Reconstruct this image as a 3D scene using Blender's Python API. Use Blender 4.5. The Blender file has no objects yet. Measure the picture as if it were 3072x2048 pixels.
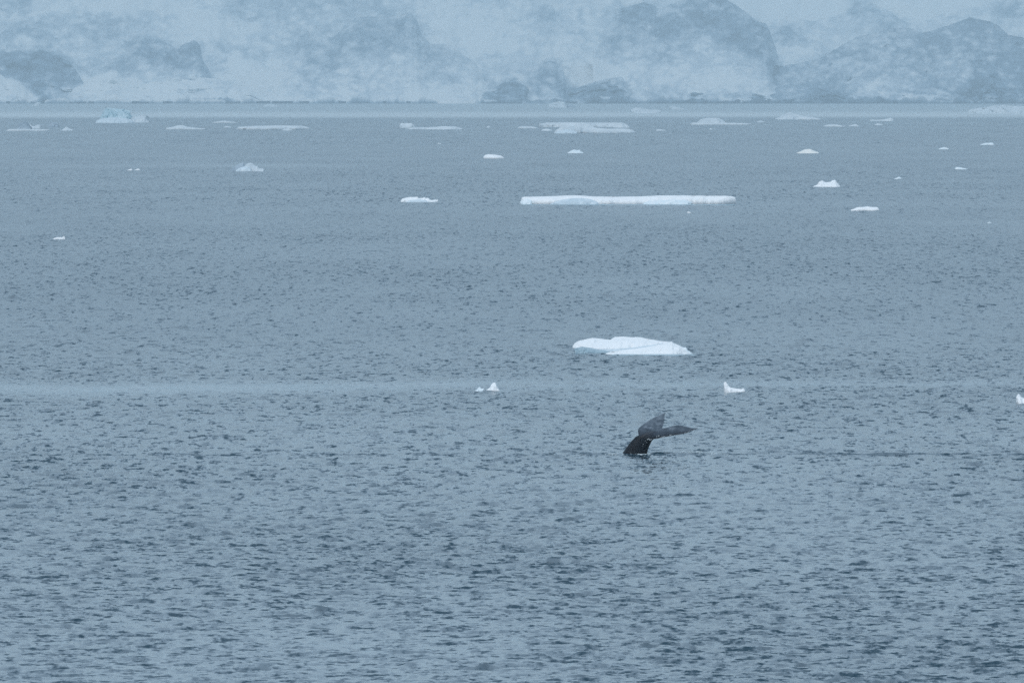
import bpy, math, numpy as np
sc = bpy.context.scene
R = math.radians

# ------------------------------------------------------------------ camera, light, exposure
F = 34133.0            # focal length in pixels of a 3072-wide frame (400 mm lens on a 36 mm sensor)
H = 15.5               # camera height over the sea (ship's deck)
Y0 = 278.0             # image row of the horizon
PITCH = math.atan((1024 - Y0) / F)
cam_d = bpy.data.cameras.new('camera'); cam = bpy.data.objects.new('camera', cam_d)
sc.collection.objects.link(cam); sc.camera = cam
cam_d.sensor_width = 36.0; cam_d.lens = 36.0 * F / 3072
cam_d.clip_start = 1.0; cam_d.clip_end = 60000.0
cam.location = (0, 0, H); cam.rotation_euler = (math.pi / 2 - PITCH, 0, 0)

SUN_EL, SUN_AZ = R(58), R(205)      # azimuth clockwise from the view direction
world = bpy.data.worlds.new('World'); sc.world = world; world.use_nodes = True
wn = world.node_tree.nodes; wl = world.node_tree.links; wn.clear()
sky = wn.new('ShaderNodeTexSky'); sky.sky_type = 'NISHITA'; sky.sun_disc = False
sky.sun_elevation = SUN_EL; sky.sun_rotation = SUN_AZ
sky.air_density = 1.0; sky.dust_density = 3.0; sky.ozone_density = 1.5
mixw = wn.new('ShaderNodeMix'); mixw.data_type = 'RGBA'; mixw.inputs[0].default_value = 0.72
mixw.inputs[7].default_value = (4.85, 6.42, 7.92, 1)          # even overcast cloud
bg = wn.new('ShaderNodeBackground'); bg.inputs[1].default_value = 0.124
out = wn.new('ShaderNodeOutputWorld')
wl.new(sky.outputs[0], mixw.inputs[6]); wl.new(mixw.outputs[2], bg.inputs[0]); wl.new(bg.outputs[0], out.inputs[0])

sun_d = bpy.data.lights.new('sun', 'SUN'); sun = bpy.data.objects.new('sun', sun_d)
sc.collection.objects.link(sun)
sun_d.energy = 0.9; sun_d.angle = R(30); sun_d.color = (1.0, 0.97, 0.94)
sun.rotation_euler = (math.pi / 2 - SUN_EL, 0, math.pi - SUN_AZ)   # behind the ship, to the left
sc.view_settings.view_transform = 'Standard'; sc.view_settings.look = 'None'
sc.view_settings.gamma = 1.0; sc.view_settings.exposure = 0.0; sc.view_settings.use_curve_mapping = False
sc.cycles.volume_bounces = 1
sc.cycles.use_denoising = False          # the photograph is grainy too
sc.cycles.max_bounces = 5
sc.cycles.sample_clamp_indirect = 4.0

# ------------------------------------------------------------------ helpers
rng = np.random.default_rng(7)
NT = rng.random((256, 256)).astype(np.float64)
def vnoise(x, y, seed=0):
    x = np.asarray(x, float) + seed * 37.17; y = np.asarray(y, float) + seed * 91.73
    xi = np.floor(x).astype(int); yi = np.floor(y).astype(int)
    fx = x - xi; fy = y - yi
    fx = fx * fx * (3 - 2 * fx); fy = fy * fy * (3 - 2 * fy)
    a = NT[xi % 256, yi % 256]; b = NT[(xi + 1) % 256, yi % 256]
    c = NT[xi % 256, (yi + 1) % 256]; d = NT[(xi + 1) % 256, (yi + 1) % 256]
    return (a * (1 - fx) + b * fx) * (1 - fy) + (c * (1 - fx) + d * fx) * fy
def fbm(x, y, seed=0, octv=5, gain=0.5):
    s = 0; a = 1; t = 0
    for i in range(octv):
        s = s + a * vnoise(x * 2 ** i, y * 2 ** i, seed + i * 3.3); t += a; a *= gain
    return s / t                                            # 0..1
def sstep(a, b, x):
    t = np.clip((np.asarray(x, float) - a) / (b - a), 0, 1); return t * t * (3 - 2 * t)
def dist(py):                                               # distance of the sea surface seen at image row py
    return H * F / (py - Y0)
def wx(px, d): return (px - 1536) / F * d
def wz(py, d): return H - (py - Y0) / F * d

def grid_mesh(name, X, Y, Z, smooth=True, attrs=None, close=False):
    r, c = X.shape
    me = bpy.data.meshes.new(name)
    co = np.stack([X, Y, Z], -1).reshape(-1, 3).astype(np.float32)
    i = (np.arange(r - 1)[:, None] * c + np.arange(c - 1)[None, :]).ravel()
    q = np.stack([i, i + 1, i + c + 1, i + c], -1).astype(np.int32)
    n = len(q)
    me.vertices.add(len(co)); me.vertices.foreach_set('co', co.ravel())
    me.loops.add(n * 4); me.loops.foreach_set('vertex_index', q.ravel())
    me.polygons.add(n); me.polygons.foreach_set('loop_start', np.arange(0, n * 4, 4, dtype=np.int32))
    me.polygons.foreach_set('use_smooth', np.full(n, smooth))
    for k, v in (attrs or {}).items():
        a = me.attributes.new(k, 'FLOAT', 'POINT'); a.data.foreach_set('value', v.ravel().astype(np.float32))
    me.update(calc_edges=True); me.validate()
    return me
def link(name, me, mat, parent=None):
    o = bpy.data.objects.new(name, me); sc.collection.objects.link(o)
    if mat is not None and not me.materials: me.materials.append(mat)
    if parent is not None: o.parent = parent
    return o
def tag(o, label, cat, group=None, kind=None):
    o['label'] = label; o['category'] = cat
    if group: o['group'] = group
    if kind: o['kind'] = kind
    return o

class NB:                                                   # small node helper
    def __init__(s, name):
        s.m = bpy.data.materials.new(name); s.m.use_nodes = True
        s.n = s.m.node_tree.nodes; s.l = s.m.node_tree.links
        s.b = s.n['Principled BSDF']
    def add(s, t, **k):
        n = s.n.new(t)
        for a, v in k.items(): setattr(n, a, v)
        return n
    def noise(s, vec, scale, detail=4, rough=0.5):
        n = s.add('ShaderNodeTexNoise'); n.inputs['Scale'].default_value = scale
        n.inputs['Detail'].default_value = detail; n.inputs['Roughness'].default_value = rough
        s.l.new(vec, n.inputs['Vector']); return n.outputs[0]
    def ramp(s, fac, stops):
        n = s.add('ShaderNodeValToRGB'); e = n.color_ramp.elements
        while len(e) < len(stops): e.new(0.5)
        for i, (p, c) in enumerate(stops): e[i].position = p; e[i].color = (*c, 1)
        s.l.new(fac, n.inputs[0]); return n.outputs[0]
    def mapping(s, src, scale):
        n = s.add('ShaderNodeMapping'); n.inputs['Scale'].default_value = scale
        s.l.new(src, n.inputs[0]); return n.outputs[0]
    def bump(s, h, dist, strength=1.0, nrm=None):
        n = s.add('ShaderNodeBump'); n.inputs['Distance'].default_value = dist
        n.inputs['Strength'].default_value = strength; s.l.new(h, n.inputs['Height'])
        if nrm is not None: s.l.new(nrm, n.inputs['Normal'])
        return n.outputs[0]

# ------------------------------------------------------------------ materials
def mat_water():
    s = NB('sea_water'); b = s.b
    g = s.add('ShaderNodeNewGeometry').outputs['Position']
    sl = s.add('ShaderNodeAttribute', attribute_name='calm_sheen').outputs['Fac']    # bright reflection off calm shore water, painted as a paler base colour
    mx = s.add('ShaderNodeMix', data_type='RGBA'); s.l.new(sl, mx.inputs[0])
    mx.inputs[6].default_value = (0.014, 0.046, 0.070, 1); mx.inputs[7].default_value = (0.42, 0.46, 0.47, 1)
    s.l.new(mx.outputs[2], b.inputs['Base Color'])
    b.inputs['IOR'].default_value = 1.333
    a = s.add('ShaderNodeAttribute', attribute_name='rough'); s.l.new(a.outputs['Fac'], b.inputs['Roughness'])
    def mth(op, a, b=None, cc=None):
        n = s.add('ShaderNodeMath', operation=op)
        for k, v in enumerate((a, b, cc)):
            if v is None: continue
            if isinstance(v, (int, float)): n.inputs[k].default_value = v
            else: s.l.new(v, n.inputs[k])
        return n.outputs[0]
    # wavelet slopes in world space: finer sets carry the near water, coarser ones the far water
    sx = sy = None
    for k, (fx, fy) in enumerate(((2.2, 1.15), (2.3, 0.50), (2.3, 0.23), (1.7, 0.075), (0.9, 0.022))):
        m = s.mapping(g, (fx, fy, 0.0))
        n = s.add('ShaderNodeTexNoise'); n.inputs['Scale'].default_value = 1.0; n.inputs['Detail'].default_value = 4.0
        n.inputs['Roughness'].default_value = 0.68; n.inputs['Distortion'].default_value = 0.2; s.l.new(m, n.inputs['Vector'])
        sep = s.add('ShaderNodeSeparateColor'); s.l.new(n.outputs['Color'], sep.inputs[0])
        w = s.add('ShaderNodeAttribute', attribute_name='w%d' % k).outputs['Fac']
        cx = mth('MULTIPLY', mth('SUBTRACT', sep.outputs[0], 0.5), w)
        cy = mth('MULTIPLY', mth('SUBTRACT', sep.outputs[1], 0.5), w)
        sx = cx if sx is None else mth('ADD', sx, cx); sy = cy if sy is None else mth('ADD', sy, cy)
    rp = s.add('ShaderNodeAttribute', attribute_name='ripple').outputs['Fac']
    face = mth('MULTIPLY', mth('MAXIMUM', mth('SUBTRACT', sy, 0.040), 0.0), 1.9)     # a few wavelets stand steep
    ty = mth('MULTIPLY', mth('ADD', mth('MULTIPLY', sy, 1.9), face), rp)
    tx = mth('MULTIPLY', mth('MULTIPLY', sx, 0.8), rp)
    cmb = s.add('ShaderNodeCombineXYZ'); s.l.new(tx, cmb.inputs[0]); s.l.new(mth('MULTIPLY', ty, -1.0), cmb.inputs[1])
    ng = s.add('ShaderNodeNewGeometry').outputs['Normal']
    va = s.add('ShaderNodeVectorMath', operation='ADD'); s.l.new(ng, va.inputs[0]); s.l.new(cmb.outputs[0], va.inputs[1])
    vn = s.add('ShaderNodeVectorMath', operation='NORMALIZE'); s.l.new(va.outputs[0], vn.inputs[0])
    s.l.new(vn.outputs[0], b.inputs['Normal'])
    return s.m
def mat_hill():
    s = NB('snow_and_rock'); b = s.b
    g = s.add('ShaderNodeNewGeometry').outputs['Position']
    a = s.add('ShaderNodeAttribute', attribute_name='rock').outputs['Fac']
    m = s.mapping(g, (1.0, 0.4, 1.4))
    n = s.noise(m, 0.09, 6, 0.65)
    ad = s.add('ShaderNodeMath', operation='MULTIPLY_ADD'); s.l.new(n, ad.inputs[0]); ad.inputs[1].default_value = 0.42
    s.l.new(a, ad.inputs[2])
    col = s.ramp(ad.outputs[0], [(0.14, (0.82, 0.84, 0.84)), (0.36, (0.58, 0.64, 0.69)), (0.68, (0.20, 0.28, 0.36)), (1.0, (0.05, 0.07, 0.10))])
    s.l.new(col, b.inputs['Base Color'])
    b.inputs['Roughness'].default_value = 0.9
    b.inputs['Specular IOR Level'].default_value = 0.1
    return s.m
def mat_ice(name, c1, c2, rough=0.6, bump=0.06, sc1=1.2):
    s = NB(name); b = s.b
    g = s.add('ShaderNodeNewGeometry').outputs['Position']
    n = s.noise(g, sc1, 5, 0.6)
    col = s.ramp(n, [(0.35, c1), (0.7, c2)])
    s.l.new(col, b.inputs['Base Color']); b.inputs['Roughness'].default_value = rough
    b.inputs['Specular IOR Level'].default_value = 0.3
    n2 = s.noise(g, sc1 * 4, 4, 0.6)
    s.l.new(s.bump(n2, bump), b.inputs['Normal'])
    return s.m
M_WATER = mat_water(); M_HILL = mat_hill()
M_SNOW = mat_ice('snow', (0.84, 0.87, 0.88), (0.92, 0.93, 0.93), 0.6, 0.09, 0.9)
M_ICE = mat_ice('glacier_ice', (0.66, 0.78, 0.83), (0.88, 0.91, 0.92), 0.4)
M_BLUE = mat_ice('blue_ice', (0.52, 0.62, 0.68), (0.70, 0.78, 0.82), 0.4)
M_TEAL = mat_ice('wet_ice_foot', (0.18, 0.30, 0.36), (0.48, 0.60, 0.65), 0.2, 0.06, 3.0)
M_FAR = mat_ice('haze_dimmed_ice', (0.52, 0.59, 0.63), (0.70, 0.75, 0.77), 0.6, 0.2, 0.12)  # albedo lowered to put the dimming haze of distance into the colour
M_DIRT = mat_ice('dirty_ice', (0.16, 0.22, 0.27), (0.46, 0.54, 0.60), 0.5, 0.1, 0.12)

# ------------------------------------------------------------------ sea
def ocean_tile(N, L, seed, lp, lmin, spread, windang=0.0):
    r = np.random.default_rng(seed)
    k = np.fft.fftfreq(N, L / N) * 2 * np.pi
    KX, KY = np.meshgrid(k, k, indexing='ij')
    K = np.hypot(KX, KY); K[0, 0] = 1e-6
    kp = 2 * np.pi / lp
    S = K ** -3.6 * np.exp(-0.9 * (kp / K) ** 2) * np.exp(-(K / (2 * np.pi / lmin)) ** 2)
    cs = np.cos(np.arctan2(KY, KX) - (np.pi / 2 + windang))
    S = S * (np.abs(cs) ** spread + 0.10)
    S[0, 0] = 0
    A = np.sqrt(S) * (r.normal(size=(N, N)) + 1j * r.normal(size=(N, N)))
    h = np.real(np.fft.ifft2(A)); dx = np.real(np.fft.ifft2(-1j * KX / K * A)); dy = np.real(np.fft.ifft2(-1j * KY / K * A))
    q = 1 / h.std(); return h * q, dx * q, dy * q, L
def sample(tile, x, y):
    h, dx, dy, L = tile; N = h.shape[0]
    u = x / L * N; v = y / L * N
    ui = np.floor(u).astype(np.int64); vi = np.floor(v).astype(np.int64); fu = u - ui; fv = v - vi
    a = ui % N; b = (ui + 1) % N; c = vi % N; d = (vi + 1) % N
    o = []
    for A in (h, dx, dy):
        o.append((A[a, c] * (1 - fu) + A[b, c] * fu) * (1 - fv) + (A[a, d] * (1 - fu) + A[b, d] * fu) * fv)
    return o
WD = dist(1364)                                             # distance of the whale
WX = wx(1865, WD)
def build_sea():
    # column rays (x/y) and row distances: fine where the lens looks, a few wide strips outside
    half = 1536 / F
    ci = np.linspace(-half * 1.16, half * 1.16, 880)
    oc = np.array([0.06, 0.075, 0.1, 0.14, 0.2, 0.3, 0.5, 0.9, 1.6])
    cols = np.concatenate([-oc[::-1], ci, oc])
    y1 = H * F / 285.0; yA = H * F / 1050.0; y2 = H * F / 16600.0   # rows under the horizon in 3072 px
    r1 = H * F / np.linspace(y1, yA, 1400)
    r2 = H * F / np.linspace(yA, y2, 230)[1:]
    r0 = np.array([4, 8, 15, 30, 60, 110, 170, 220, 255, 275.0])
    rows = np.unique(np.concatenate([r0, r1, r2, WD + np.arange(-1.6, 1.8, 0.07)]))      # finer round the whale's wake
    D, C = np.meshgrid(rows, cols, indexing='ij')
    X = D * C; Y = D.copy()
    t1 = ocean_tile(1024, 61.0, 3, 1.5, 0.16, 5.0, 0.10)
    t2 = ocean_tile(1024, 37.7, 5, 0.60, 0.12, 4.0, -0.22)
    t3 = ocean_tile(512, 310.0, 9, 13.0, 1.5, 4.0, 0.35)
    h1, a1, b1 = sample(t1, X, Y); h2, a2, b2 = sample(t2, X * 0.96 + Y * 0.28, -X * 0.28 + Y * 0.96)
    h3, a3, b3 = sample(t3, X * 0.9 - Y * 0.43, X * 0.43 + Y * 0.9)
    gust = fbm(X / 14, Y / 70, 2, 4)                        # gust patches, wide across the view
    pk = fbm(X / 1.5 + 40, Y / 3.6, 12, 3)                  # small packets of steeper wavelets
    amp = (0.70 + 0.5 * gust) * (0.85 + 0.45 * sstep(0.40, 0.80, pk))
    slick = np.zeros_like(X)
    def band(yc, w, x0, x1, s, sl=0.0):
        e = np.exp(-((Y - (yc + sl * X + 18 * (fbm(X / 8, Y * 0 + yc, 5, 5) - 0.5))) / w) ** 2)
        return s * e * sstep(x0 - 6, x0 + 6, X) * (1 - sstep(x1 - 12, x1 + 12, X))
    slick = np.maximum(slick, band(dist(1158), 13, -80, 6, 0.9, 0.15))
    slick = np.maximum(slick, band(dist(1150), 7, 0, 34, 0.72, 0.0))
    slick = np.maximum(slick, band(dist(870), 30, -14, 24, 0.2, 0.0))
    slick = np.maximum(slick, band(dist(497), 60, -100, -38, 0.4, 0.0))
    amp *= (1 - slick)
    inner = (1 - sstep(0.056, 0.09, np.abs(C))) * sstep(150, 270, D)
    far = 1 - sstep(1500, 3200, D)
    # longer seas with short crests carry the relief further out
    def sea(tl, xs, a, d0, d1, d2, d3):
        hh = sample(tl, X * xs + 17, Y)[0]
        return a * (hh + 0.35 * (hh * hh - 1)) * sstep(d0, d1, D) * (1 - sstep(d2, d3, D))
    mid = sea(ocean_tile(512, 233.0, 21, 6.0, 1.2, 3.0, 0.1), 2.0, 0.020, 420, 800, 1300, 2200) \
        + sea(ocean_tile(512, 611.0, 22, 15.0, 3.0, 3.0, -0.1), 4.0, 0.036, 900, 1500, 2600, 4200) \
        + sea(ocean_tile(512, 1733.0, 23, 44.0, 9.0, 3.0, 0.1), 8.0, 0.06, 2000, 3300, 6000, 7500)
    mid *= 0.6 * inner * (0.5 + 1.0 * gust) * (1 - 0.8 * slick)
    hn = 0.85 * h1 + 0.20 * (h1 * h1 - 1)
    z = mid + inner * (amp * (0.021 * hn + 0.008 * h2) * far + 0.018 * h3 * (1 - sstep(2500, 5200, D)))
    ch = 0.9 * inner * far * (1 - sstep(600, 1000, D))
    dxx = ch * amp * (0.021 * a1 + 0.008 * (a2 * 0.96 - b2 * 0.28))
    dyy = ch * amp * (0.021 * b1 + 0.008 * (a2 * 0.28 + b2 * 0.96))
    fine = np.abs(rows - WD - 0.1) < 1.75                    # keep the plain waves as coarse there as on the neighbouring rows
    keep = np.array([i for i in range(len(rows)) if not (fine[i] and i % 5)])
    for A in (z, dxx, dyy):
        B = A[keep]; k = np.clip(np.searchsorted(rows[keep], rows[fine]), 1, len(keep) - 1)
        t = ((rows[fine] - rows[keep][k - 1]) / (rows[keep][k] - rows[keep][k - 1]))[:, None]
        A[fine] = B[k - 1] * (1 - t) + B[k] * t
    # the whale's wake: a low swell beside the tail and a thin ridge running off to the right
    def ridge(x0, x1, y0, a, w, wob=0.0, seed=1):
        yc = y0 + wob * (fbm(X / 2.2, X * 0, seed, 3) - 0.5)
        env = sstep(x0, x0 + 0.18 * (x1 - x0), X) * (1 - sstep(x1 - 0.3 * (x1 - x0), x1, X))
        return a * env * (0.45 + 0.55 * fbm(X / 0.9, X * 0, seed + 4, 3) * 1.6) * np.exp(-((Y - yc) / w) ** 2)
    z += ridge(WX + 0.95, WX + 4.1, WD - 0.05, 0.13, 0.24, 0.25, 1)
    z += ridge(WX + 3.2, WX + 6.2, WD - 0.2, 0.07, 0.22, 0.8, 2)
    z += ridge(WX + 6.2, WX + 16.0, WD + 0.3, 0.10, 0.24, 1.2, 3)
    z += ridge(WX - 1.9, WX - 0.3, WD + 0.2, 0.08, 0.22, 0.4, 4)
    # calm water along the far shore
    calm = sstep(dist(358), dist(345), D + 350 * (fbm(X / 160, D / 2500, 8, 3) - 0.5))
    rough = 0.07 + 0.14 * sstep(330, 900, D)
    rough = rough * (1 - 0.45 * slick) + 0.05 * (gust - 0.5)
    rough = rough * (1 - calm) + 0.20 * calm
    calm_sheen = calm * (0.35 + 0.9 * sstep(dist(330), dist(350), D))
    ripple = (0.52 + 0.78 * gust) * (1.0 - 0.30 * sstep(480, 900, D) - 0.30 * sstep(1100, 2800, D)) * (1 - 0.9 * slick) * (1 - 0.85 * calm)
    edges = (0, 0, 380, 480, 640, 860, 1200, 1700, 2500, 3600, 1e9, 2e9)
    W_ = {'w%d' % k: sstep(edges[2 * k] - 1, edges[2 * k + 1], D) * (1 - sstep(edges[2 * k + 2], edges[2 * k + 3], D)) for k in range(5)}
    me = grid_mesh('sea', X + dxx, Y + dyy, z, True, {'rough': rough, 'ripple': ripple, **W_, 'calm_sheen': calm_sheen})
    o = link('sea', me, M_WATER); o['kind'] = 'structure'
    o['label'] = 'grey blue rippled sea with dark wavelets running to the far shore'
build_sea()

# ------------------------------------------------------------------ far shore
ROCK_SHADE = [(100,190,115,42,.65,0),(165,276,62,30,1.0,0),(35,20,60,30,.5,0),(57,95,75,30,.5,0),(190,75,80,32,.4,0),(305,80,60,40,.45,0),  # dark rock, plus blue ice with its glacier shadows painted in
 (218,205,120,42,.4,0),(444,128,60,18,.5,0),(470,168,70,32,.65,0),(580,148,34,28,.5,0),(545,195,80,40,.45,0),(413,226,80,22,.4,0),
 (645,120,24,16,.4,0),(655,190,30,30,.5,0),(735,160,28,13,.5,.5),(622,280,52,17,.5,-.2),(688,250,20,13,.5,0),(914,195,95,75,.45,0),
 (830,22,200,42,.40,0),(700,12,160,20,.25,0),(890,272,62,22,.45,0),(960,70,110,50,.25,0),(1090,152,120,68,.5,0),(1233,78,42,44,.55,0),(1070,26,90,40,.4,0),
 (1337,152,72,18,.5,0),(1198,240,55,20,.4,0),(1429,230,32,12,.35,0),(1155,304,72,8,.8,0),(1525,279,80,24,.7,0),(1647,240,52,48,.6,0),
 (1651,194,20,14,.55,0),(1764,280,100,26,.55,0),(1864,283,38,25,1.0,0),(1646,43,40,20,.45,0),(1751,43,16,20,.4,0),(1729,96,32,12,.35,.3),
 (1930,40,58,26,.65,0),(2025,78,50,38,.6,0),(1882,117,30,14,.35,0),(1960,261,80,30,.4,0),(2135,43,92,58,.6,0),(2213,113,84,44,.6,.5),
 (2244,161,56,40,.5,0),(2092,183,52,18,.3,0),(2327,83,50,22,.55,.3),(2353,115,64,18,.5,.2),(2309,205,32,30,.6,0),(2600,26,48,28,.6,0),
 (2657,63,44,22,.5,.3),(3019,39,52,24,.55,0),(2483,291,48,22,.4,0),(2958,283,72,28,.45,0),(2091,300,52,11,.6,0),(2222,291,62,10,.5,0),
 (2640,303,70,9,.5,0),(2300,304,90,8,.4,0),(60,304,60,9,.6,0),(400,304,90,8,.5,0),(700,302,60,5,.3,0),(1640,300,200,8,.35,0),(1400,262,30,12,.3,0)]
LIGHT = [(2480,240,110,40,.30,0),(2620,230,130,36,.32,.1),(2860,225,60,50,.25,0),(2635,278,62,13,.55,0),(2788,291,76,13,.75,0),(2362,165,62,26,.4,0),(0,270,50,45,.7,.6),(60,292,50,15,.7,0),(300,262,90,30,.7,-.2),(440,280,130,30,.5,0),
 (640,80,110,40,.45,0),(760,230,110,50,.5,0),(430,15,220,18,.4,0),(1400,90,150,60,.35,0),(1700,180,60,40,.2,0),(2330,20,110,40,.8,0),(1780,215,110,30,.4,0),(1350,270,110,25,.4,0),(2100,250,110,25,.3,0)]
def blobs(px, py, L, amt=0.85):
    big = fbm(px / 150, py / 90, 11, 3) - 0.5; big2 = fbm(px / 150, py / 90, 17, 3) - 0.5
    fx = fbm(px / 38, py / 26, 13, 5, 0.6) - 0.5; fy = fbm(px / 38, py / 26, 19, 5, 0.6) - 0.5
    wxp = px + 40 * big + 52 * fx; wyp = py + 22 * big2 + 34 * fy
    edge = fbm((px + py * 0.9) / 30, (py - px * 0.25) / 16, 29, 5, 0.62) - 0.5
    s = np.zeros_like(px)
    for cx, cy, rx, ry, a, rot in L:
        dx = wxp - cx; dy = wyp - cy; c, sn = math.cos(rot), math.sin(rot)
        u = (dx * c + dy * sn) / rx; v = (-dx * sn + dy * c) / ry
        f = 1.15 - 0.62 * np.sqrt(u * u + v * v) + amt * edge
        s = np.maximum(s, a * sstep(0.14, 0.80, f) * (0.80 + 0.8 * edge))
    return s
def hills(name, label, crest, dn, dc, base_rock, seed, rows=150, cols=900, x0=-900, x1=3972, relief=1.0, line=True, fade=None, bl=1.0, ll=1.0, ef=70):
    # crest: outline as seen from the ship, at distance dc; the slope falls from it to the water at distance dn
    cx = np.array([p[0] for p in crest], float); cy = np.array([p[1] for p in crest], float)
    px = np.linspace(x0, x1, cols)
    ty = np.interp(px, cx, cy) + 20 * (fbm(px / 42, px * 0, seed, 6, 0.6) - 0.5)
    v = np.concatenate([np.linspace(0, 1, rows) ** 1.15, [1.03, 1.08, 1.16]])
    V, P = np.meshgrid(v, px, indexing='ij'); T = np.broadcast_to(ty, P.shape)
    Dd = dn + (dc - dn) * V
    X = (P - 1536) / F * Dd
    zc = wz(T, dc)
    prof = np.where(V <= 1, 0.55 * V + 0.45 * V ** 2, 1 - (V - 1) * 2.0)
    rel = (1 - 2 * np.abs(fbm(P / 120 + V * 1.4, V * 4, seed + 1, 5, 0.5) - 0.5)) * 1.6 - 1.2
    Z = zc * prof + relief * rel * 22 * np.clip(V * 5, 0, 1) * (1 - sstep(0.75, 1.0, V)) * np.clip(zc / 60, 0.1, 1)
    Y = Dd + relief * 360 * (fbm(P / 80, V * 5, seed + 2, 4, 0.5) - 0.5) * np.clip(V * 6, 0.15, 1)
    # low ice cliff and dark tide line at the foot
    cliff = 9 * fbm(P / 40, P * 0, seed + 5, 4) ** 2 * 2
    Z = Z + np.where(V > 0.004, cliff * (1 - sstep(0.0, 0.12, V) * 0.6), 0) - 1.5 * (V <= 0)
    Z[0, :] = -2
    pyv = Y0 + (H - Z) * F / Dd
    br = base_rock
    if fade:                                                # rock under the crest, snow gathering further down
        dep = pyv - T + 0.35 * fade * (fbm(P / 40, pyv / 24, seed + 6, 4) - 0.5)
        br = -0.02 + (0.80 * base_rock + 0.02) * (1 - 0.85 * sstep(0.3 * fade, fade, dep))
        ed = 40 * (fbm(pyv / 30, P / 50, seed + 12, 4) - 0.5)
        br = br * sstep(x0, x0 + ef, P + ed) * (1 - sstep(x1 - ef, x1, P + ed))
    rock = br + bl * blobs(P, pyv, ROCK_SHADE) * 0.95 - ll * blobs(P, pyv, LIGHT) * 0.7
    st = 1 - 2 * np.abs(fbm((P + pyv * 0.8) / 40, (pyv - P * 0.35) / 26, seed + 3, 5, 0.6) - 0.5)      # ribs of crevassed ice and rock
    rock += 0.62 * (st - 0.78) + 0.55 * (fbm((P - pyv) / 48, (pyv + P * 0.3) / 30, seed + 7, 6, 0.62) - 0.5) + 0.22 * (fbm(P / 190, pyv / 70, seed + 8, 4) - 0.5)
    if line:
        rock = np.where((Z < 3.4) & (fbm(P / 120, P * 0, 4, 3) > 0.38), np.maximum(rock, 0.85), rock)
    me = grid_mesh(name, X, Y, Z, True, {'rock': np.clip(rock, -0.3, 1)})
    o = link(name, me, M_HILL); o['kind'] = 'structure'; o['label'] = label
    return o
hills('hills', 'hazy snow covered mountainside with patches of dark rock above the far shore',
      [(-900,-60),(0,-90),(600,-110),(1200,-80),(1700,-90),(2000,-50),(2100,-12),(2178,2),(2222,26),(2266,62),(2296,73),(2331,62),(2396,58),(2440,66),(2500,58),(2540,32),(2575,12),(2614,10),(2660,40),(2720,70),(2800,60),(2900,25),(3010,5),(3080,0),(3972,-40)],
      16420, 19600, 0.05, 21, rows=190, bl=0.62)
hills('hills', 'nearer dark rocky ridge on the right of the far shore',
      [(-900,330),(2150,330),(2200,304),(2290,235),(2327,205),(2380,197),(2431,192),(2466,174),(2500,150),(2544,126),(2592,113),(2640,98),(2670,87),(2731,85),(2766,100),(2800,99),(2832,91),(2875,74),(2910,52),(2930,60),(2962,65),(2997,78),(3027,109),(3080,116),(3300,90),(3972,120)],
      15990, 17000, 0.38, 33, rows=140, cols=700, x0=2150, relief=0.55)
hills('hills', 'pale snowfield rising behind the gap between the ridges',
      [(-900,-220),(1400,-200),(2300,-160),(3000,-190),(3972,-220)],
      19900, 21600, -0.15, 45, rows=60, cols=300, relief=0.6, line=False)

def spur(label, crest, base, seed, fade, dn=15980, dc=16500, rows=70, cols=260, relief=0.35, bl=0.25, ll=0.7, ef=60):
    x0, x1 = crest[0][0], crest[-1][0]
    hills('hills', label, crest, dn, dc, base, seed, rows=rows, cols=cols, x0=x0, x1=x1, relief=relief, fade=fade, bl=bl, ll=ll, ef=ef)
spur('dark blue grey mountain with a rounded top left of the gap on the far shore',
     [(1780,150),(1820,85),(1850,52),(1885,24),(1935,12),(1985,32),(2040,8),(2100,-14),(2178,0),(2222,26),(2266,62),(2300,78),(2318,125),(2345,205),(2380,260)], 0.42, 71, 190, 15994, 17500, rows=120, relief=0.5, bl=0.4)
spur('broad dark shoulder of rock and ice in the middle of the far shore',
     [(790,316),(820,262),(850,190),(885,148),(930,128),(1000,118),(1040,75),(1080,56),(1150,50),(1200,54),(1233,42),(1250,62),(1264,112),(1290,138),(1345,140),(1400,168),(1460,230),(1500,300)], 0.34, 73, 170, 15993, 17300, ef=260, rows=110, relief=0.5)
spur('dark rock face with two knobs left of the middle of the far shore',
     [(255,300),(300,228),(340,185),(385,145),(430,124),(490,126),(530,152),(555,132),(582,124),(603,146),(612,190),(640,232),(690,262),(720,300)], 0.42, 75, 120, 15992, 16900, ef=120, relief=0.5)
spur('dark mountain shoulder at the left end of the far shore',
     [(-900,100),(-300,140),(0,160),(60,157),(120,165),(180,172),(215,188),(236,228),(262,268),(300,300)], 0.52, 77, 190, 15988, 16700, relief=0.5, cols=400)
spur('ragged dark knoll in the middle of the far shore',
     [(1570,308),(1583,250),(1598,214),(1620,208),(1632,190),(1648,186),(1668,196),(1690,214),(1698,245),(1722,292),(1735,310)], 0.46, 79, 130)
spur('two low dark headlands right of the middle of the far shore',
     [(1405,312),(1440,290),(1475,268),(1518,252),(1560,258),(1592,276),(1625,298),(1660,306),(1690,296),(1712,272),(1745,257),(1795,249),(1838,243),(1862,240),(1880,256),(1893,280),(1901,300),(1908,312)], 0.46, 81, 120, 15976, 16300)
spur('low dark rocky points along the right part of the far shore',
     [(1950,309),(2010,296),(2060,289),(2110,286),(2140,303),(2155,308),(2165,290),(2200,284),(2260,286),(2300,292),(2330,306),(2410,308),(2445,290),(2480,276),(2510,272),(2535,290),(2560,304),(2600,300),(2640,294),(2700,292),(2740,305),(2860,308),(2900,280),(2940,264),(2985,262),(3020,280),(3050,300),(3200,290)], 0.56, 83, 60, 15970, 16200, cols=420)
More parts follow.
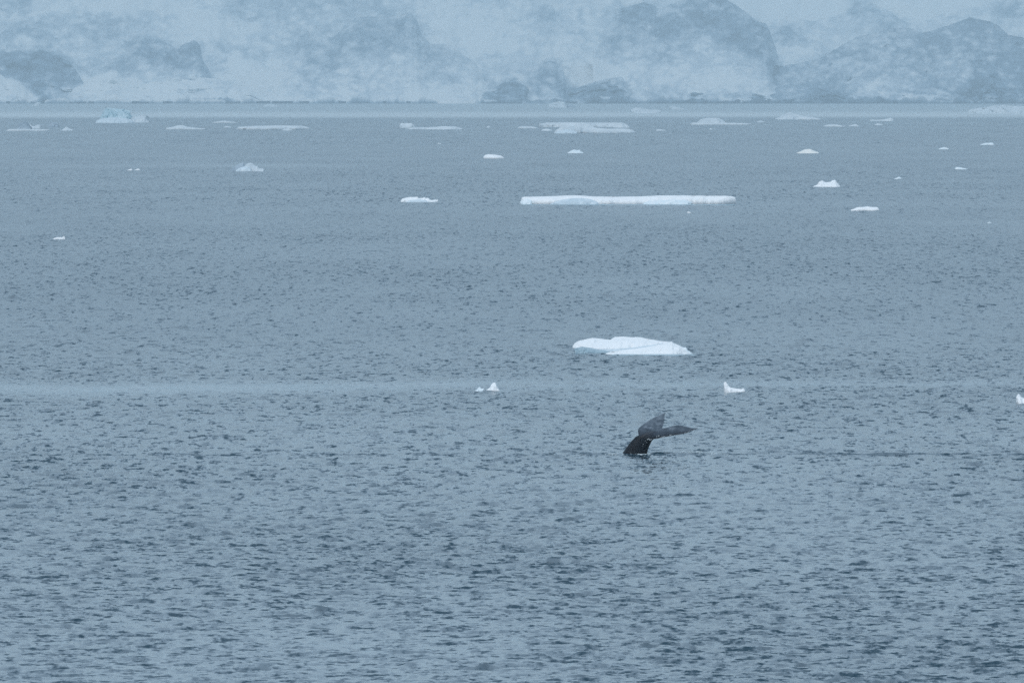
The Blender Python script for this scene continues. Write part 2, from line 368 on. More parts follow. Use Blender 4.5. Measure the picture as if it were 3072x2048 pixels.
spur('smooth snow lobes over the tide line at the left of the far shore',
     [(-400,200),(-60,210),(0,228),(35,240),(75,266),(102,298),(112,318),(172,318),(190,300),(222,264),(262,244),(300,229),(336,214),(352,222),(372,240),(395,251),(470,247),(560,244),(640,240),(700,250),(760,276),(800,300),(848,316)], -0.12, 85, 0, 15972, 16250, relief=0.2, bl=0.25, ll=0, cols=420)
# ------------------------------------------------------------------ floating ice
def floe_part(name, prof, ybase, mat, depth, parent, seed, dback=0.0, crest=0.25, e=0.6, jag=0.12, nu=None, nv=14, smooth=False, flat=0.0):
    """one lump of ice: prof = its outline against the sea (photo pixels), ybase = its waterline, depth in metres,
    dback = metres it stands behind that waterline"""
    d = dist(ybase) + dback
    s = F / d
    P = np.array(prof, float)
    xs0, xs1 = P[0, 0], P[-1, 0]
    w = xs1 - xs0
    nu = nu or int(np.clip(w / 5, 10, 90))
    px = xs0 + w * (0.5 - 0.5 * np.cos(np.linspace(0, np.pi, nu))) if w < 200 else np.linspace(xs0, xs1, nu)
    ytop = np.interp(px, P[:, 0], P[:, 1])
    ht = np.maximum((ybase - ytop) / s - dback * H / d, 0.015)
    u = np.linspace(-1, 1, nu)
    hd = depth / 2 * np.clip(1 - np.abs(u) ** 3.0, 0.03, 1) ** 0.6 * (0.75 + 0.5 * vnoise(u * 4, 0, seed))
    v = np.linspace(-1, 1, nv)
    U, V = np.meshgrid(u, v, indexing='xy'); Hh = np.broadcast_to(ht, U.shape); HD = np.broadcast_to(hd, U.shape)
    sh = np.where(V < crest, np.clip((V + 1) / (crest + 1), 0, 1), np.clip((1 - V) / (1 - crest), 0, 1) * 0.0 + ((1 - V) / (1 - crest)) ** 0.5)
    sh = np.where(V < crest, np.sin(sh * np.pi / 2) ** e, sh)
    n1 = fbm(U * nu / 9, V * 2.4, seed + 2, 4, 0.6) - 0.5
    Z = Hh * sh * (1 + jag * 2 * n1 * (1 - np.exp(-((V - crest) / 0.25) ** 2)))
    if flat: Z = np.minimum(Z, Hh * 1.0)
    Xc = (px - 1536) / F * d
    X = np.broadcast_to(Xc, U.shape) + (fbm(U * 6, V * 3, seed + 5, 3) - 0.5) * jag * depth * 0.25
    Y = d + depth / 2 * 0.9 + V * HD + (fbm(U * nu / 8, V * 2, seed + 6, 4) - 0.5) * depth * 0.22
    cx, cy = float(Xc.mean()), d + depth / 2
    k_ = np.abs(U) ** 8; Y = Y * (1 - k_) + (d + depth * 0.45 + V * HD) * k_      # calm the noise at both ends
    X = X * (1 - k_) + np.broadcast_to(Xc, U.shape) * k_
    # skirt below the water, all round
    sk = 0.25 + 0.3 * ht.max()
    Z2 = np.vstack([np.full((1, nu), -sk), Z, np.full((1, nu), -sk)])
    X2 = np.vstack([X[:1], X, X[-1:]]); Y2 = np.vstack([Y[:1] + 0.1 * depth, Y, Y[-1:] - 0.1 * depth])
    Z2 = np.hstack([np.full((nv + 2, 1), -sk), Z2, np.full((nv + 2, 1), -sk)])
    X2 = np.hstack([X2[:, :1], X2, X2[:, -1:]]); Y2 = np.hstack([Y2[:, :1], Y2, Y2[:, -1:]])
    me = grid_mesh(name, X2 - cx, Y2 - cy, Z2 - 0.02, smooth)
    o = link(name, me, mat, parent); 
    o.location = (cx, cy, 0) if parent is None else (cx - parent.location.x, cy - parent.location.y, 0)
    return o
def berg(name, label, cat, prof, yb, mat=None, depth=None, seed=0, group=None, parts=None, **k):
    """a single lump, or an Empty with parts [(name, prof, ybase, mat, depth, dback, extra)]"""
    d = dist(yb)
    if parts is None:
        w = (prof[-1][0] - prof[0][0]) / F * d
        o = floe_part(name, prof, yb, mat or M_ICE, depth or w * 0.6, None, seed, **k)
    else:
        o = bpy.data.objects.new(name, None); sc.collection.objects.link(o); o.empty_display_size = 0.5
        xs = [p[0] for q in parts for p in q[1]]
        o.location = ((min(xs) + max(xs)) / 2 / F * d - 1536 / F * d, d + 2, 0)
        for i, (pn, pp, pyb, pm, pd, db, ex) in enumerate(parts):
            floe_part(pn, pp, pyb, pm, pd, o, seed + i * 3, dback=db, **ex)
    tag(o, label, cat, group)
    return o
G1 = 'ice floes and growlers scattered over the open water'
G2 = 'distant ice near the far shore'
# nearest big floe: two tiers with a blue strip between them painting the shadowed step
berg('ice_floe', 'large white two-tiered floe with a blue cleft, nearest big floe beyond the whale', 'ice floe', None, 1062, seed=3, group=G1, parts=[
    ('lower_slab', [(1818,1061),(1832,1057),(1860,1053),(1905,1049),(1945,1043),(1982,1035),(2005,1029),(2018,1027),(2022,1031),(2040,1038),(2052,1044),(2060,1052),(2072,1060)], 1064, M_SNOW, 4.6, 0.0, dict(crest=0.55, e=0.8, jag=0.09, smooth=True, nu=90, nv=26)),
    ('cleft_shade', [(1765,1050),(1800,1047),(1850,1046),(1900,1042),(1945,1035),(1990,1028)], 1060, M_BLUE, 1.2, 3.4, dict(crest=0.0, e=0.4, jag=0.1, nu=60)),
    ('upper_slab', [(1719,1040),(1726,1032),(1736,1026),(1756,1022),(1778,1018),(1800,1020),(1831,1024),(1838,1019),(1846,1015),(1870,1014),(1890,1015),(1925,1017),(1955,1022),(1985,1027),(2010,1028)], 1052, M_SNOW, 7.5, 4.2, dict(crest=0.55, e=0.75, jag=0.09, smooth=True, nu=90, nv=26)),
    ('ice_foot', [(1724,1046),(1745,1040),(1775,1044),(1800,1049),(1830,1054),(1840,1058)], 1060, M_TEAL, 3.0, 0.6, dict(crest=0.2, e=0.7, jag=0.25, nu=40)),
    ('wet_edge', [(1836,1063.5),(1850,1062),(1920,1062.6),(1990,1062),(2060,1062.4),(2086,1063.5)], 1066, M_TEAL, 2.0, -0.6, dict(crest=0.3, e=0.7, jag=0.3, nu=60)),
    ('ice_spur', [(2040,1052),(2050,1042),(2058,1040),(2063,1048),(2072,1055),(2078,1060)], 1062, M_ICE, 1.2, 0.3, dict(crest=0.2, e=0.7, jag=0.3, nu=20))])
# long tabular floe
def lf(a): return [(x, y) for x, y in a]
berg('ice_floe', 'very long low tabular floe with scalloped bluish front, widest ice in view', 'ice floe', None, 613, seed=13, group=G1, parts=[
    ('floe_slab', [(1562,604),(1566,592),(1580,591),(1640,590),(1700,587),(1740,587),(1780,590),(1850,591),(1920,590),(1980,587),(2060,587),(2120,588),(2180,588),(2200,590),(2210,594),(2209,606)], 613, M_SNOW, 12, 0.0, dict(crest=0.1, e=0.35, jag=0.05, smooth=True, nu=140, nv=20)),
    ('wet_edge', [(1566,613.6),(1600,612.6),(1800,612.2),(2000,612.8),(2190,612.6),(2206,613.6)], 615, M_TEAL, 3.0, -1.5, dict(crest=0.3, e=0.7, jag=0.3, nu=120)),
    ('scalloped_face', [(1650,612),(1668,604),(1690,598),(1715,595),(1745,594),(1770,597),(1785,602),(1796,608)], 614, M_BLUE, 4, -1.0, dict(crest=0.3, e=0.6, jag=0.1, nu=40)),
    ('weathered_face', [(1930,609),(1950,602),(1980,601),(2020,599),(2060,600),(2075,606)], 613.5, M_ICE, 4, -0.8, dict(crest=0.3, e=0.6, jag=0.3, nu=40)),
    ('broken_edge', [(1560,607),(1566,600),(1580,597),(1592,598),(1598,610)], 612.5, M_ICE, 3, -0.5, dict(crest=0.3, e=0.6, jag=0.4, nu=16)),
    ('broken_edge', [(2140,608),(2152,600),(2172,596),(2192,594),(2204,599),(2206,607)], 612, M_ICE, 3, -0.5, dict(crest=0.3, e=0.6, jag=0.35, nu=24))])
berg('growler', 'tiny ice fragment just below the right half of the long tabular floe', 'ice', [(2060,638),(2064,634),(2069,635),(2073,638)], 638.5, M_SNOW, seed=21, group=G1)
berg('growler', 'low ragged white growler left of the long tabular floe', 'growler', None, 607, seed=23, group=G1, parts=[
    ('ice_top', [(1201,602),(1208,595),(1222,592),(1240,591),(1252,590),(1256,595),(1266,594),(1273,591),(1278,595),(1284,594),(1290,600),(1300,600),(1305,598),(1309,601),(1312,598),(1314,603)], 606, M_SNOW, 4, 0.0, dict(crest=0.2, e=0.6, jag=0.25, nu=60)),
    ('ice_foot', [(1218,606),(1230,600),(1260,598),(1278,601),(1285,606)], 607.5, M_BLUE, 2, -0.4, dict(crest=0.2, e=0.6, jag=0.2, nu=30))])
# around the whale
berg('growler', 'small low double-humped ice chip left of a pointed one, level with the curved growler', 'growler', [(1424,1172),(1430,1168),(1434,1163),(1439,1160),(1443,1164),(1447,1165),(1449,1163),(1452,1171)], 1173, M_ICE, 0.9, seed=31, group=G1, e=0.7, jag=0.35, nu=26)
berg('growler', 'small growler with one steep triangular peak on its right end', 'growler', [(1454,1171),(1462,1167),(1470,1162),(1473,1153),(1478,1148),(1484,1146),(1488,1149),(1491,1158),(1495,1165),(1499,1171)], 1173, M_SNOW, 0.8, seed=33, group=G1, e=0.75, jag=0.2, nu=30)
berg('growler', 'curved growler with a raised horn at its left end, up and right of the whale', 'growler', [(2172,1148),(2174,1145),(2178,1144),(2182,1150),(2187,1158),(2194,1162),(2206,1164),(2218,1165),(2226,1166),(2230,1163),(2234,1165),(2236,1172)], 1175, M_SNOW, 0.8, seed=35, group=G1, e=0.7, jag=0.15, nu=44)
berg('growler', 'white growler cut off by the right edge of the picture', 'growler', [(3050,1190),(3054,1184),(3058,1180),(3062,1184),(3066,1190),(3072,1194),(3080,1190),(3090,1198),(3098,1206)], 1209, M_SNOW, 1.0, seed=37, group=G1, e=0.7, jag=0.15, nu=30)
# middle distance
berg('growler', 'tiny knobbly white growler alone at the far left of the open water', 'growler', [(158,716),(165,713),(172,711),(180,711),(186,713),(190,707),(193,709),(196,715)], 717, M_SNOW, seed=41, group=G1, e=0.6, jag=0.3, nu=24)
berg('growler', 'white growler with two rounded humps and a notch between, upper right', 'growler', [(2440,560),(2452,554),(2458,546),(2468,541),(2472,544),(2478,547),(2494,546),(2498,541),(2506,540),(2511,546),(2518,554),(2521,559)], 560.5, M_SNOW, 5, seed=43, group=G1, e=0.75, jag=0.2, nu=40)
berg('ice_floe', 'small flat white floe below the two-humped growler, upper right', 'ice floe', [(2553,629),(2564,626),(2574,621),(2590,621),(2604,619),(2614,621),(2632,621),(2637,624),(2639,630)], 632, M_SNOW, 3, seed=45, group=G1, e=0.45, jag=0.1, smooth=True)
berg('ice_fragment', 'faint speck of ice near the right edge below the flat floe', 'ice', [(2962,668),(2966,666),(2970,665),(2974,668)], 669, M_ICE, seed=46, group=G1)
berg('growler', 'arched growler of two leaning blocks with a bluish hollow, upper left', 'growler', None, 513, seed=47, group=G1, parts=[
    ('leaning_block', [(688,512),(694,505),(702,499),(712,493),(720,490),(729,488),(732,492),(736,500),(740,510)], 513, M_DIRT, 6, 0.0, dict(crest=0.2, e=0.8, jag=0.2, nu=36)),
    ('blue_hollow', [(706,513),(715,505),(730,500),(745,500),(752,506),(756,513)], 514, M_BLUE, 3, -1.0, dict(crest=0.1, e=0.6, jag=0.3, nu=24)),
    ('arched_block', [(728,505),(736,494),(744,490),(752,488),(758,492),(764,498),(772,499),(776,505),(790,506),(793,511)], 514, M_FAR, 6, 0.5, dict(crest=0.1, e=0.6, jag=0.2, nu=40))])
berg('ice_fragment', 'left one of two slim slivers of ice at upper left', 'ice', [(381,511),(388,508),(393,506),(397,509)], 511.5, M_SNOW, seed=48, group=G1)
berg('ice_fragment', 'right one of two slim slivers of ice at upper left', 'ice', [(401,511),(408,508),(415,505),(420,509)], 511.5, M_SNOW, seed=49, group=G1)
berg('ice_floe', 'short rounded white floe in the upper middle, below the flat broken ones', 'ice floe', [(1450,470),(1456,464),(1470,463),(1490,465),(1502,467),(1508,470),(1512,474)], 475.5, M_SNOW, 9, seed=51, group=G1, e=0.4, jag=0.08, smooth=True)
berg('growler', 'small lumpy growler under the large layered floe, upper middle', 'growler', [(1702,458),(1712,454),(1719,448),(1728,449),(1732,452),(1738,449),(1744,455),(1751,458)], 459.5, M_ICE, 9, seed=53, group=G1, jag=0.2)
berg('growler', 'small yellowish white growler with a tapering left side, upper right', 'growler', [(2390,459),(2402,455),(2412,449),(2422,448),(2432,447),(2444,453),(2457,457)], 460, mat_ice('old_snow', (0.80,0.80,0.76), (0.88,0.87,0.82)), 9, seed=55, group=G1, jag=0.15)
for a, lab, sd in (([(1311,431),(1316,429),(1324,431)], 'faint sliver of ice below the thin floe with a block on it', 56),
                   ([(2128,388),(2132,385),(2137,388)], 'speck of ice just under the floe with the round hump', 57),
                   ([(2864,507),(2867,501),(2876,501),(2890,504),(2903,507)], 'small flat chip of ice at upper right, lower of the right-hand chips', 58),
                   ([(2683,536),(2690,533),(2698,530),(2705,534)], 'tiny chip of ice right of the two-humped growler', 59),
                   ([(2815,447),(2826,443),(2834,441),(2847,446)], 'tiny pointed chip of ice in the upper right', 60),
                   ([(2940,434),(2955,429),(2978,428),(2983,433)], 'tiny flat chip of ice near the right edge of the sea', 61)):
    berg('ice_fragment', lab, 'ice', a, max(p[1] for p in a) + 1, M_ICE, seed=sd, group=G1)
# far ice
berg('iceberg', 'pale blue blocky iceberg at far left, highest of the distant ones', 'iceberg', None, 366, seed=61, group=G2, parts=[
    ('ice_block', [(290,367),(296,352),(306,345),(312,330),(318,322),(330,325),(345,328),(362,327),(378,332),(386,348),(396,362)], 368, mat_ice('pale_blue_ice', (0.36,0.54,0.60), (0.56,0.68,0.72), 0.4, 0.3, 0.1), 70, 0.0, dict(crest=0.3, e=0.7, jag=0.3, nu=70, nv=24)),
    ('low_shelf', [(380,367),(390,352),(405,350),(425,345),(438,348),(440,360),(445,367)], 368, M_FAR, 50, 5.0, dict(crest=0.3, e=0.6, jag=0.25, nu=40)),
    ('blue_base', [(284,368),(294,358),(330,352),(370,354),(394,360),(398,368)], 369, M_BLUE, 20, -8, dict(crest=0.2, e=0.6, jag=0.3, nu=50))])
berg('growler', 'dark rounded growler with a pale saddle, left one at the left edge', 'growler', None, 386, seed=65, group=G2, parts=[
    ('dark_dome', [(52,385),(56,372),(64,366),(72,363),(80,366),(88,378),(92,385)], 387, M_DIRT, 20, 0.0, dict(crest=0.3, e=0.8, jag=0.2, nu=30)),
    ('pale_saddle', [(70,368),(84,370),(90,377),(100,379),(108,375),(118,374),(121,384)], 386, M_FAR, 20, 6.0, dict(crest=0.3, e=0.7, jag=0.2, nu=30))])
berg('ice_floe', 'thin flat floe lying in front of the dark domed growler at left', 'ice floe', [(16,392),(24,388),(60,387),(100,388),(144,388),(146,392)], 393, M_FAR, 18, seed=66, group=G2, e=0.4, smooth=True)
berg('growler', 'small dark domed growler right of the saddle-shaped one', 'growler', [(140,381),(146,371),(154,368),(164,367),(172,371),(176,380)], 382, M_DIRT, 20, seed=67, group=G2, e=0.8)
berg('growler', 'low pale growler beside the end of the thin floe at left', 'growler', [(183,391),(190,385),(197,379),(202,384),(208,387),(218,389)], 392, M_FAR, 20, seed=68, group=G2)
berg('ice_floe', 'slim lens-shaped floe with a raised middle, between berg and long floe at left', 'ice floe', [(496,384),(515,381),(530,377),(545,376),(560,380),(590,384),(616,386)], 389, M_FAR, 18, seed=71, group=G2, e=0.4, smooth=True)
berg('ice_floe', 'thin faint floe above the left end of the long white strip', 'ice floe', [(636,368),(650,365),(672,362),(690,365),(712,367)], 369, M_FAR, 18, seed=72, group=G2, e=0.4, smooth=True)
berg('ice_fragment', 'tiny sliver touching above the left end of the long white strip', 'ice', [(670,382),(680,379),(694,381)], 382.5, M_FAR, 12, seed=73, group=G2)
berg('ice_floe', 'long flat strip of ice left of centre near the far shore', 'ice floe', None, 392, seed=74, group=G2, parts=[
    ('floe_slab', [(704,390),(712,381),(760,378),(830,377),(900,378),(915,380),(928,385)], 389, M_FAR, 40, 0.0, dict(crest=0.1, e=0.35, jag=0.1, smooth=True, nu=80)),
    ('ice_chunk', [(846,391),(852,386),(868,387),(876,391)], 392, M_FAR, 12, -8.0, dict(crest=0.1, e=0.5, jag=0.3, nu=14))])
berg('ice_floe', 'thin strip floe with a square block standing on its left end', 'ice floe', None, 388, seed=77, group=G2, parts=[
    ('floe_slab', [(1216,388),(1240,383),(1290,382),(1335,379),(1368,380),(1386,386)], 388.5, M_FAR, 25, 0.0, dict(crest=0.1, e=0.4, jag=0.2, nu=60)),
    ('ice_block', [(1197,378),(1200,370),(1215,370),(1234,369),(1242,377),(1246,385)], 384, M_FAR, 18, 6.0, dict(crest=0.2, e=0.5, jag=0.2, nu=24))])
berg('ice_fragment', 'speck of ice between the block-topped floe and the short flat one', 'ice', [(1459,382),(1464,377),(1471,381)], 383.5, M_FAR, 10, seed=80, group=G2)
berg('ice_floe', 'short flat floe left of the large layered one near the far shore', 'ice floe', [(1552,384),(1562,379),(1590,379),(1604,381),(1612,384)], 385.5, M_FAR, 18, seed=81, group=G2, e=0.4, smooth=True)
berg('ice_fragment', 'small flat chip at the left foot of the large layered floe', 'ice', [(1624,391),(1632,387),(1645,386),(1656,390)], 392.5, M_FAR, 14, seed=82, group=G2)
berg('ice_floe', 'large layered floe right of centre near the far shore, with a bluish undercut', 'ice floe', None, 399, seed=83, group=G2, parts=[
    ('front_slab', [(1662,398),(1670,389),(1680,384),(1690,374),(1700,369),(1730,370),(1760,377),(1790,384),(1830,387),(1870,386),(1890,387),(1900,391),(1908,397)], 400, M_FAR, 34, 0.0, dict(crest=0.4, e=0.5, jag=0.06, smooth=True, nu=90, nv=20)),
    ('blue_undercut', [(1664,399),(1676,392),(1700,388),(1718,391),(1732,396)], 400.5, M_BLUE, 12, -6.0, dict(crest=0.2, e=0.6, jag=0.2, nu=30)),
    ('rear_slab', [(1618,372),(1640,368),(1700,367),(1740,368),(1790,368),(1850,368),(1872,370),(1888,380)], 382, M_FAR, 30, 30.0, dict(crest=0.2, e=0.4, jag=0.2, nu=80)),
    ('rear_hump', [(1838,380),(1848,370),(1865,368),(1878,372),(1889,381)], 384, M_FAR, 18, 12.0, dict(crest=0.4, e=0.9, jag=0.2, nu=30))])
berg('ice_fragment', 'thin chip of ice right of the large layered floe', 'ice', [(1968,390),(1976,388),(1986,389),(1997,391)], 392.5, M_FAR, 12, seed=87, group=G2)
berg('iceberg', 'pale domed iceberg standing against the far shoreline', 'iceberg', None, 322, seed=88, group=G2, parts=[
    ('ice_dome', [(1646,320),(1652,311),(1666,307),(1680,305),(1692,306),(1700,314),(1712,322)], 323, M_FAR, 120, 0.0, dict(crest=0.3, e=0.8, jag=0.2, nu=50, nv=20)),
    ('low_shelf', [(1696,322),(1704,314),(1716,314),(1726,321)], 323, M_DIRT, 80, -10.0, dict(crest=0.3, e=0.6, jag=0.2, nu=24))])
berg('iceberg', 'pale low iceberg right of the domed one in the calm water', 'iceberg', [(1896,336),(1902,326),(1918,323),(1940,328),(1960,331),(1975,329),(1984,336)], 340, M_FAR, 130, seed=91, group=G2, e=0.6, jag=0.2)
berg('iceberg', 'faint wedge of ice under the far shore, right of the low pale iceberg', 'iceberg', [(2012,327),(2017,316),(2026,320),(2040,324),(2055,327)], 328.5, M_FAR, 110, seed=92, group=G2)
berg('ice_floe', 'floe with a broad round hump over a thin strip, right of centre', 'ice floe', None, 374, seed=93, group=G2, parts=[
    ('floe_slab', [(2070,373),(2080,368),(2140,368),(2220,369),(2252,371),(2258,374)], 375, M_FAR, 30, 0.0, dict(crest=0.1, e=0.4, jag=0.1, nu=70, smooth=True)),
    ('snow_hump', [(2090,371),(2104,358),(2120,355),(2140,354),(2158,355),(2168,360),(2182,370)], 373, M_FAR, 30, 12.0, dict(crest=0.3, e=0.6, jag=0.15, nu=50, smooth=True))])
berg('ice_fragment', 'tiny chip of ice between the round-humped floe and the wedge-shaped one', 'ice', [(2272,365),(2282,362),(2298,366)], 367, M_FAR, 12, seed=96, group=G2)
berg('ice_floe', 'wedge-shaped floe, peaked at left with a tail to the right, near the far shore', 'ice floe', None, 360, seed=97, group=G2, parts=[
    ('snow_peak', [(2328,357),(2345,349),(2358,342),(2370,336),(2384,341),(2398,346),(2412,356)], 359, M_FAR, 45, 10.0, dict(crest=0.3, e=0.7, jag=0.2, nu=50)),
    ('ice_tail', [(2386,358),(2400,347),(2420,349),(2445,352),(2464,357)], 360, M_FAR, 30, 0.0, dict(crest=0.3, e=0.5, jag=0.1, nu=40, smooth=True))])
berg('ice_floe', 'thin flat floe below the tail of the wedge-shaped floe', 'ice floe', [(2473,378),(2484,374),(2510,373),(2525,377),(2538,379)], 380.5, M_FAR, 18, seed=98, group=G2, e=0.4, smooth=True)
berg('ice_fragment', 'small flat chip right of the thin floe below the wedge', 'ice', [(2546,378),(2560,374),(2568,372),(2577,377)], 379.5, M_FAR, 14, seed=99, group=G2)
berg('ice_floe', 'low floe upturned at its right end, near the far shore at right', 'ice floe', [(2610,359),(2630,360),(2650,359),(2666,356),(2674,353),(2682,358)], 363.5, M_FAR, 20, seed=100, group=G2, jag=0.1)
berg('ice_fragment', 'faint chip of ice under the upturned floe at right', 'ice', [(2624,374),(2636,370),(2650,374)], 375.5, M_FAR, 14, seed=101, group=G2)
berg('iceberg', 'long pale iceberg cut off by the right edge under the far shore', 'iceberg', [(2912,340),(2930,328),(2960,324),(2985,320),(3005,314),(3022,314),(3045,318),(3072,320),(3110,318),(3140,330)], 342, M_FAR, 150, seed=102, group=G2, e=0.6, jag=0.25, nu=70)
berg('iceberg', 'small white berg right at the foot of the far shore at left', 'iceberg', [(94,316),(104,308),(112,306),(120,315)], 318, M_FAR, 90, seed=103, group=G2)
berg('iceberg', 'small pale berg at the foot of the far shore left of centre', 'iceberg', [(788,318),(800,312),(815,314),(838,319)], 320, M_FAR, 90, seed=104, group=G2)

# ------------------------------------------------------------------ whale
def W(px, py, y=0.0):                                       # photo pixel and depth offset to metres round the tail's base
    d = WD + y
    return ((px - 1865) / F * WD, y, wz(py, d) )
def mat_whale():
    s = NB('wet_whale_skin'); b = s.b
    tc = s.add('ShaderNodeTexCoord').outputs['Object']
    sep = s.add('ShaderNodeSeparateXYZ'); s.l.new(tc, sep.inputs[0])
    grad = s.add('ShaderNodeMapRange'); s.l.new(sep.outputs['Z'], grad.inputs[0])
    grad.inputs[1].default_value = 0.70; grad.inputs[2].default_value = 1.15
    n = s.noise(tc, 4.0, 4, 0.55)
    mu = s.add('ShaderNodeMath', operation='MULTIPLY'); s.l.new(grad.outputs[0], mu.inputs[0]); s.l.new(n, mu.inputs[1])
    col = s.ramp(mu.outputs[0], [(0.05, (0.003, 0.005, 0.010)), (0.30, (0.030, 0.042, 0.060)), (0.50, (0.072, 0.094, 0.12)), (0.70, (0.17, 0.20, 0.235))])  # flukes paler than the stock: mottled skin plus a painted sky sheen
    s.l.new(col, b.inputs['Base Color']); b.inputs['Roughness'].default_value = 0.38; b.inputs['Specular IOR Level'].default_value = 0.16
    n2 = s.noise(tc, 18.0, 4, 0.6); s.l.new(s.bump(n2, 0.012), b.inputs['Normal'])
    return s.m
def build_whale():
    import bmesh
    bm = bmesh.new()
    def ring_tube(secs, n=20):                              # secs: (centre, half width vector, half depth vector)
        rings = []
        for c, a, b_ in secs:
            c = np.array(c); a = np.array(a); b_ = np.array(b_)
            rings.append([bm.verts.new(c + a * math.cos(t) + b_ * math.sin(t)) for t in np.linspace(0, 2 * np.pi, n, endpoint=False)])
        for r0, r1 in zip(rings, rings[1:]):
            for i in range(n): bm.faces.new((r0[i], r0[(i + 1) % n], r1[(i + 1) % n], r1[i]))
        bm.faces.new(rings[0][::-1]); bm.faces.new(rings[-1])
    # tail stock: left outline, right outline, half depth
    st = [((1822,1410),(1938,1410),.42),((1846,1385),(1938,1385),.38),((1864,1364),(1941,1361),.33),((1877,1345),(1946,1344),.28),((1892,1325),(1952,1330),.235),
          ((1908,1309),(1958,1320),.20),((1925,1300),(1966,1313),.16),((1942,1294),(1975,1306),.13),((1955,1290),(1984,1300),.10)]
    secs = []
    for l, r, dp in st:
        L = np.array(W(*l)); Rr = np.array(W(*r)); L[1] = Rr[1] = 0
        secs.append(((L + Rr) / 2 + np.array([0, 0.15, 0]), (Rr - L) / 2, np.array([0, dp, 0.0])))
    ring_tube(secs)
    def blade(lead, trail, th0, n=26):
        """lead/trail: matching points (px, py, depth); lens section between them"""
        tl = np.linspace(0, 1, len(lead)); tt = np.linspace(0, 1, n)
        Lp = np.array([W(*p) for p in lead]); Tp = np.array([W(*p) for p in trail])
        LL = np.stack([np.interp(tt, tl, Lp[:, k]) for k in range(3)], -1)
        TT = np.stack([np.interp(tt, np.linspace(0, 1, len(trail)), Tp[:, k]) for k in range(3)], -1)
        for A in (LL, TT):                                  # soften the corners
            for _ in range(2): A[1:-1] = (A[:-2] + 2 * A[1:-1] + A[2:]) / 4
        span = (LL[-1] + TT[-1]) / 2 - (LL[0] + TT[0]) / 2
        rings = []
        m = 9
        for i in range(n):
            ch = TT[i] - LL[i]; nn = np.cross(span, ch); nn /= np.linalg.norm(nn) + 1e-9
            th = th0 * (1 - 0.75 * tt[i])
            up = []; dn = []
            for j in range(m):
                q = j / (m - 1); t_ = th * (0.12 + 1.35 * math.sqrt(q) * (1 - q) ** 0.8)
                if j == m - 1: t_ = th * 0.14
                p = LL[i] + ch * q
                up.append(p + nn * t_); dn.append(p - nn * t_)
            rings.append([bm.verts.new(p) for p in up + dn[::-1]])
        k = 2 * m
        for r0, r1 in zip(rings, rings[1:]):
            for i in range(k): bm.faces.new((r0[i], r0[(i + 1) % k], r1[(i + 1) % k], r1[i]))
        bm.faces.new(rings[0][::-1]); bm.faces.new(rings[-1])
    # near fluke, spread to the right and towards the ship
    blade([(1934,1318,-.05),(1962,1317,-.28),(1990,1311,-.45),(2018,1306,-.58),(2045,1302,-.68),(2066,1297,-.74),(2082,1289,-.76),(2093,1284,-.74)],
          [(1950,1292,.42),(1975,1285,.40),(1996,1284,.22),(2014,1278,.05),(2034,1273,-.12),(2052,1277,-.32),(2072,1283,-.55),(2091,1283.5,-.70)], 0.085)
    # far fluke, raised and leaning away
    blade([(1922,1318,.15),(1914,1300,.35),(1914,1286,.60),(1924,1277,.85),(1942,1264,1.15),(1964,1251,1.5),(1986,1243,1.8),(1999,1236,1.95)],
          [(1962,1310,.20),(1976,1300,.30),(1986,1288,.42),(1990,1278,.70),(1994,1264,1.05),(1996,1252,1.45),(1996,1245,1.75),(2000,1235.5,1.95)], 0.075)
    bmesh.ops.recalc_face_normals(bm, faces=bm.faces)
    me = bpy.data.meshes.new('whale'); bm.to_mesh(me); bm.free()
    o = link('whale', me, mat_whale()); o.location = (WX, WD, 0)
    m = o.modifiers.new('skin', 'REMESH'); m.mode = 'VOXEL'; m.voxel_size = 0.016; m.use_smooth_shade = True
    sm = o.modifiers.new('soften', 'SMOOTH'); sm.factor = 0.5; sm.iterations = 5
    tag(o, 'humpback whale tail with both flukes lifted above the water as it dives', 'whale')
    # barnacles: along the leading edge of the near fluke and on the stock
    rr = np.random.default_rng(4); bm = bmesh.new()
    edge = [(1948,1322,-.24),(1962,1318,-.36),(1990,1312,-.50),(2018,1307,-.62),(2045,1303,-.71),(2066,1298,-.76),(2080,1291,-.77)]
    E = np.array([W(*p) for p in edge])
    pts = []
    for k in range(46):
        t = rr.random() ** 1.1; p = np.array([np.interp(t, np.linspace(0, 1, len(E)), E[:, j]) for j in range(3)])
        pts.append((p + np.array([0, -0.01 + 0.10 * rr.random(), 0.015 + 0.045 * rr.random()]), 0.008 + 0.016 * rr.random() ** 2))
    for px, py, r_ in ((1943,1318,.03),(1946,1316,.022),(1936,1322,.016),(1930,1332,.016),(1929,1337,.012),(1976,1307,.028),(1970,1309,.02),(1940,1327,.013)):
        pts.append((np.array(W(px, py, -.30 if px < 1950 else -.36)) , r_))
    for p, r_ in pts:
        g = bmesh.ops.create_icosphere(bm, subdivisions=1, radius=r_)
        bmesh.ops.scale(bm, vec=(1.5, 1, 0.8), verts=g['verts']); bmesh.ops.translate(bm, vec=p, verts=g['verts'])
    me = bpy.data.meshes.new('barnacle_cluster'); bm.to_mesh(me); bm.free()
    b = link('barnacle_cluster', me, mat_ice('barnacle_shell', (0.40,0.43,0.45), (0.62,0.64,0.64), 0.7), o)
    b['kind'] = 'stuff'; b['label'] = 'pale barnacles along the edge of the near fluke'
build_whale()

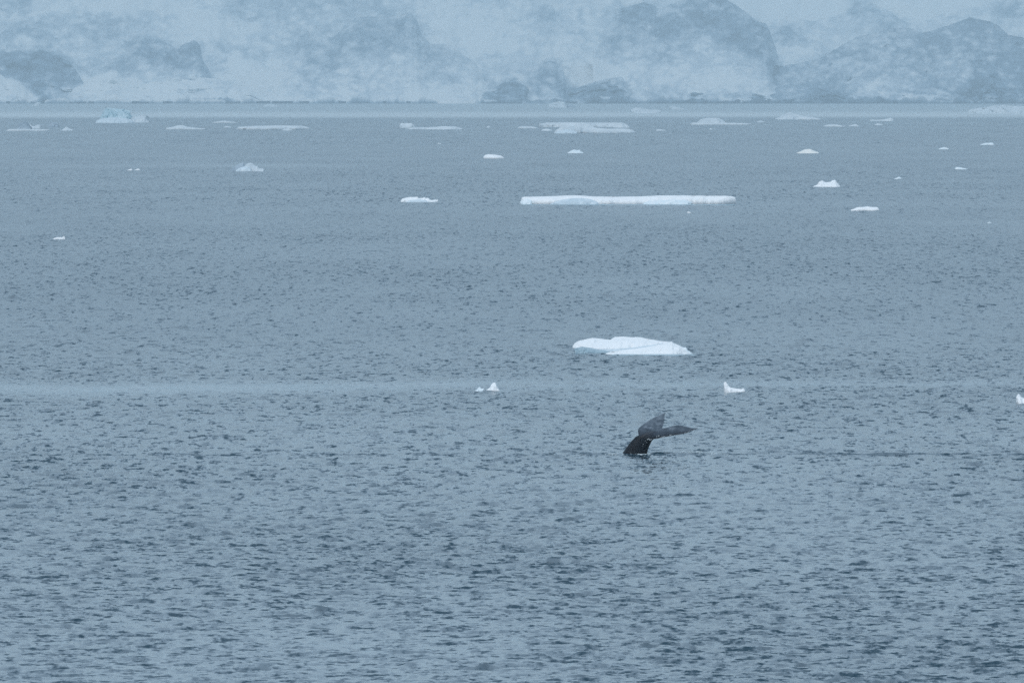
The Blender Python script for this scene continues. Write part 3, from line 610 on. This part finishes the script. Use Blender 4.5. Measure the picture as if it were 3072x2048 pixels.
def foam(label, spots, seed, mat, size=0.05):
    """froth: many low irregular clots lying on the water; spots = (x0, x1, y0, y1, count) in metres round the tail"""
    import bmesh
    rr = np.random.default_rng(seed); bm = bmesh.new()
    for x0, x1, y0, y1, n in spots:
        for k in range(n):
            cx = x0 + (x1 - x0) * rr.beta(2, 2); cy = y0 + (y1 - y0) * rr.random()
            r_ = size * (0.35 + rr.random() ** 2)
            g = bmesh.ops.create_icosphere(bm, subdivisions=1, radius=r_)
            for v in g['verts']: v.co *= 0.8 + 0.5 * rr.random()
            bmesh.ops.scale(bm, vec=(1.8 + 1.5 * rr.random(), 1.6, 0.45), verts=g['verts'])
            bmesh.ops.translate(bm, vec=(cx, cy, 0.03 + 0.05 * rr.random()), verts=g['verts'])
    me = bpy.data.meshes.new('foam'); bm.to_mesh(me); bm.free()
    o = link('foam', me, mat); o.location = (WX, WD, 0)
    tag(o, label, 'foam', None, 'stuff'); return o
M_FOAM = mat_ice('sea_foam', (0.55,0.66,0.70), (0.80,0.86,0.87), 0.7)
foam('thin white froth round the base of the whale tail', [(-0.75,0.0,-.9,.2,34),(0.9,1.5,-.2,.6,10),(-.3,1.4,-1.2,-.9,16)], 3, M_FOAM, 0.026)
foam('patch of froth and drops right of the whale tail where water runs off', [(2.5,3.7,-.3,3.0,60),(3.4,4.6,-1.2,.8,30)], 5, M_FOAM, 0.030)

# ------------------------------------------------------------------ air
def haze():
    me = bpy.data.meshes.new('haze')
    x, y0, y1, z0, z1 = 5200, -400, 23500, -4, 420
    v = [(-x,y0,z0),(x,y0,z0),(x,y1,z0),(-x,y1,z0),(-x,y0,z1),(x,y0,z1),(x,y1,z1),(-x,y1,z1)]
    f = [(0,3,2,1),(4,5,6,7),(0,1,5,4),(1,2,6,5),(2,3,7,6),(3,0,4,7)]
    me.from_pydata(v, [], f)
    m = bpy.data.materials.new('haze'); m.use_nodes = True; n = m.node_tree.nodes; n.clear()
    o_ = n.new('ShaderNodeOutputMaterial'); p = n.new('ShaderNodeVolumePrincipled')
    p.inputs['Color'].default_value = (0.76, 0.905, 0.96, 1); p.inputs['Density'].default_value = 7.9e-5
    p.inputs['Anisotropy'].default_value = 0.2
    m.node_tree.links.new(p.outputs[0], o_.inputs['Volume'])
    o = link('haze', me, m); o['kind'] = 'stuff'; o['label'] = 'pale blue haze over the whole sea and shore'; o['category'] = 'haze'
haze()
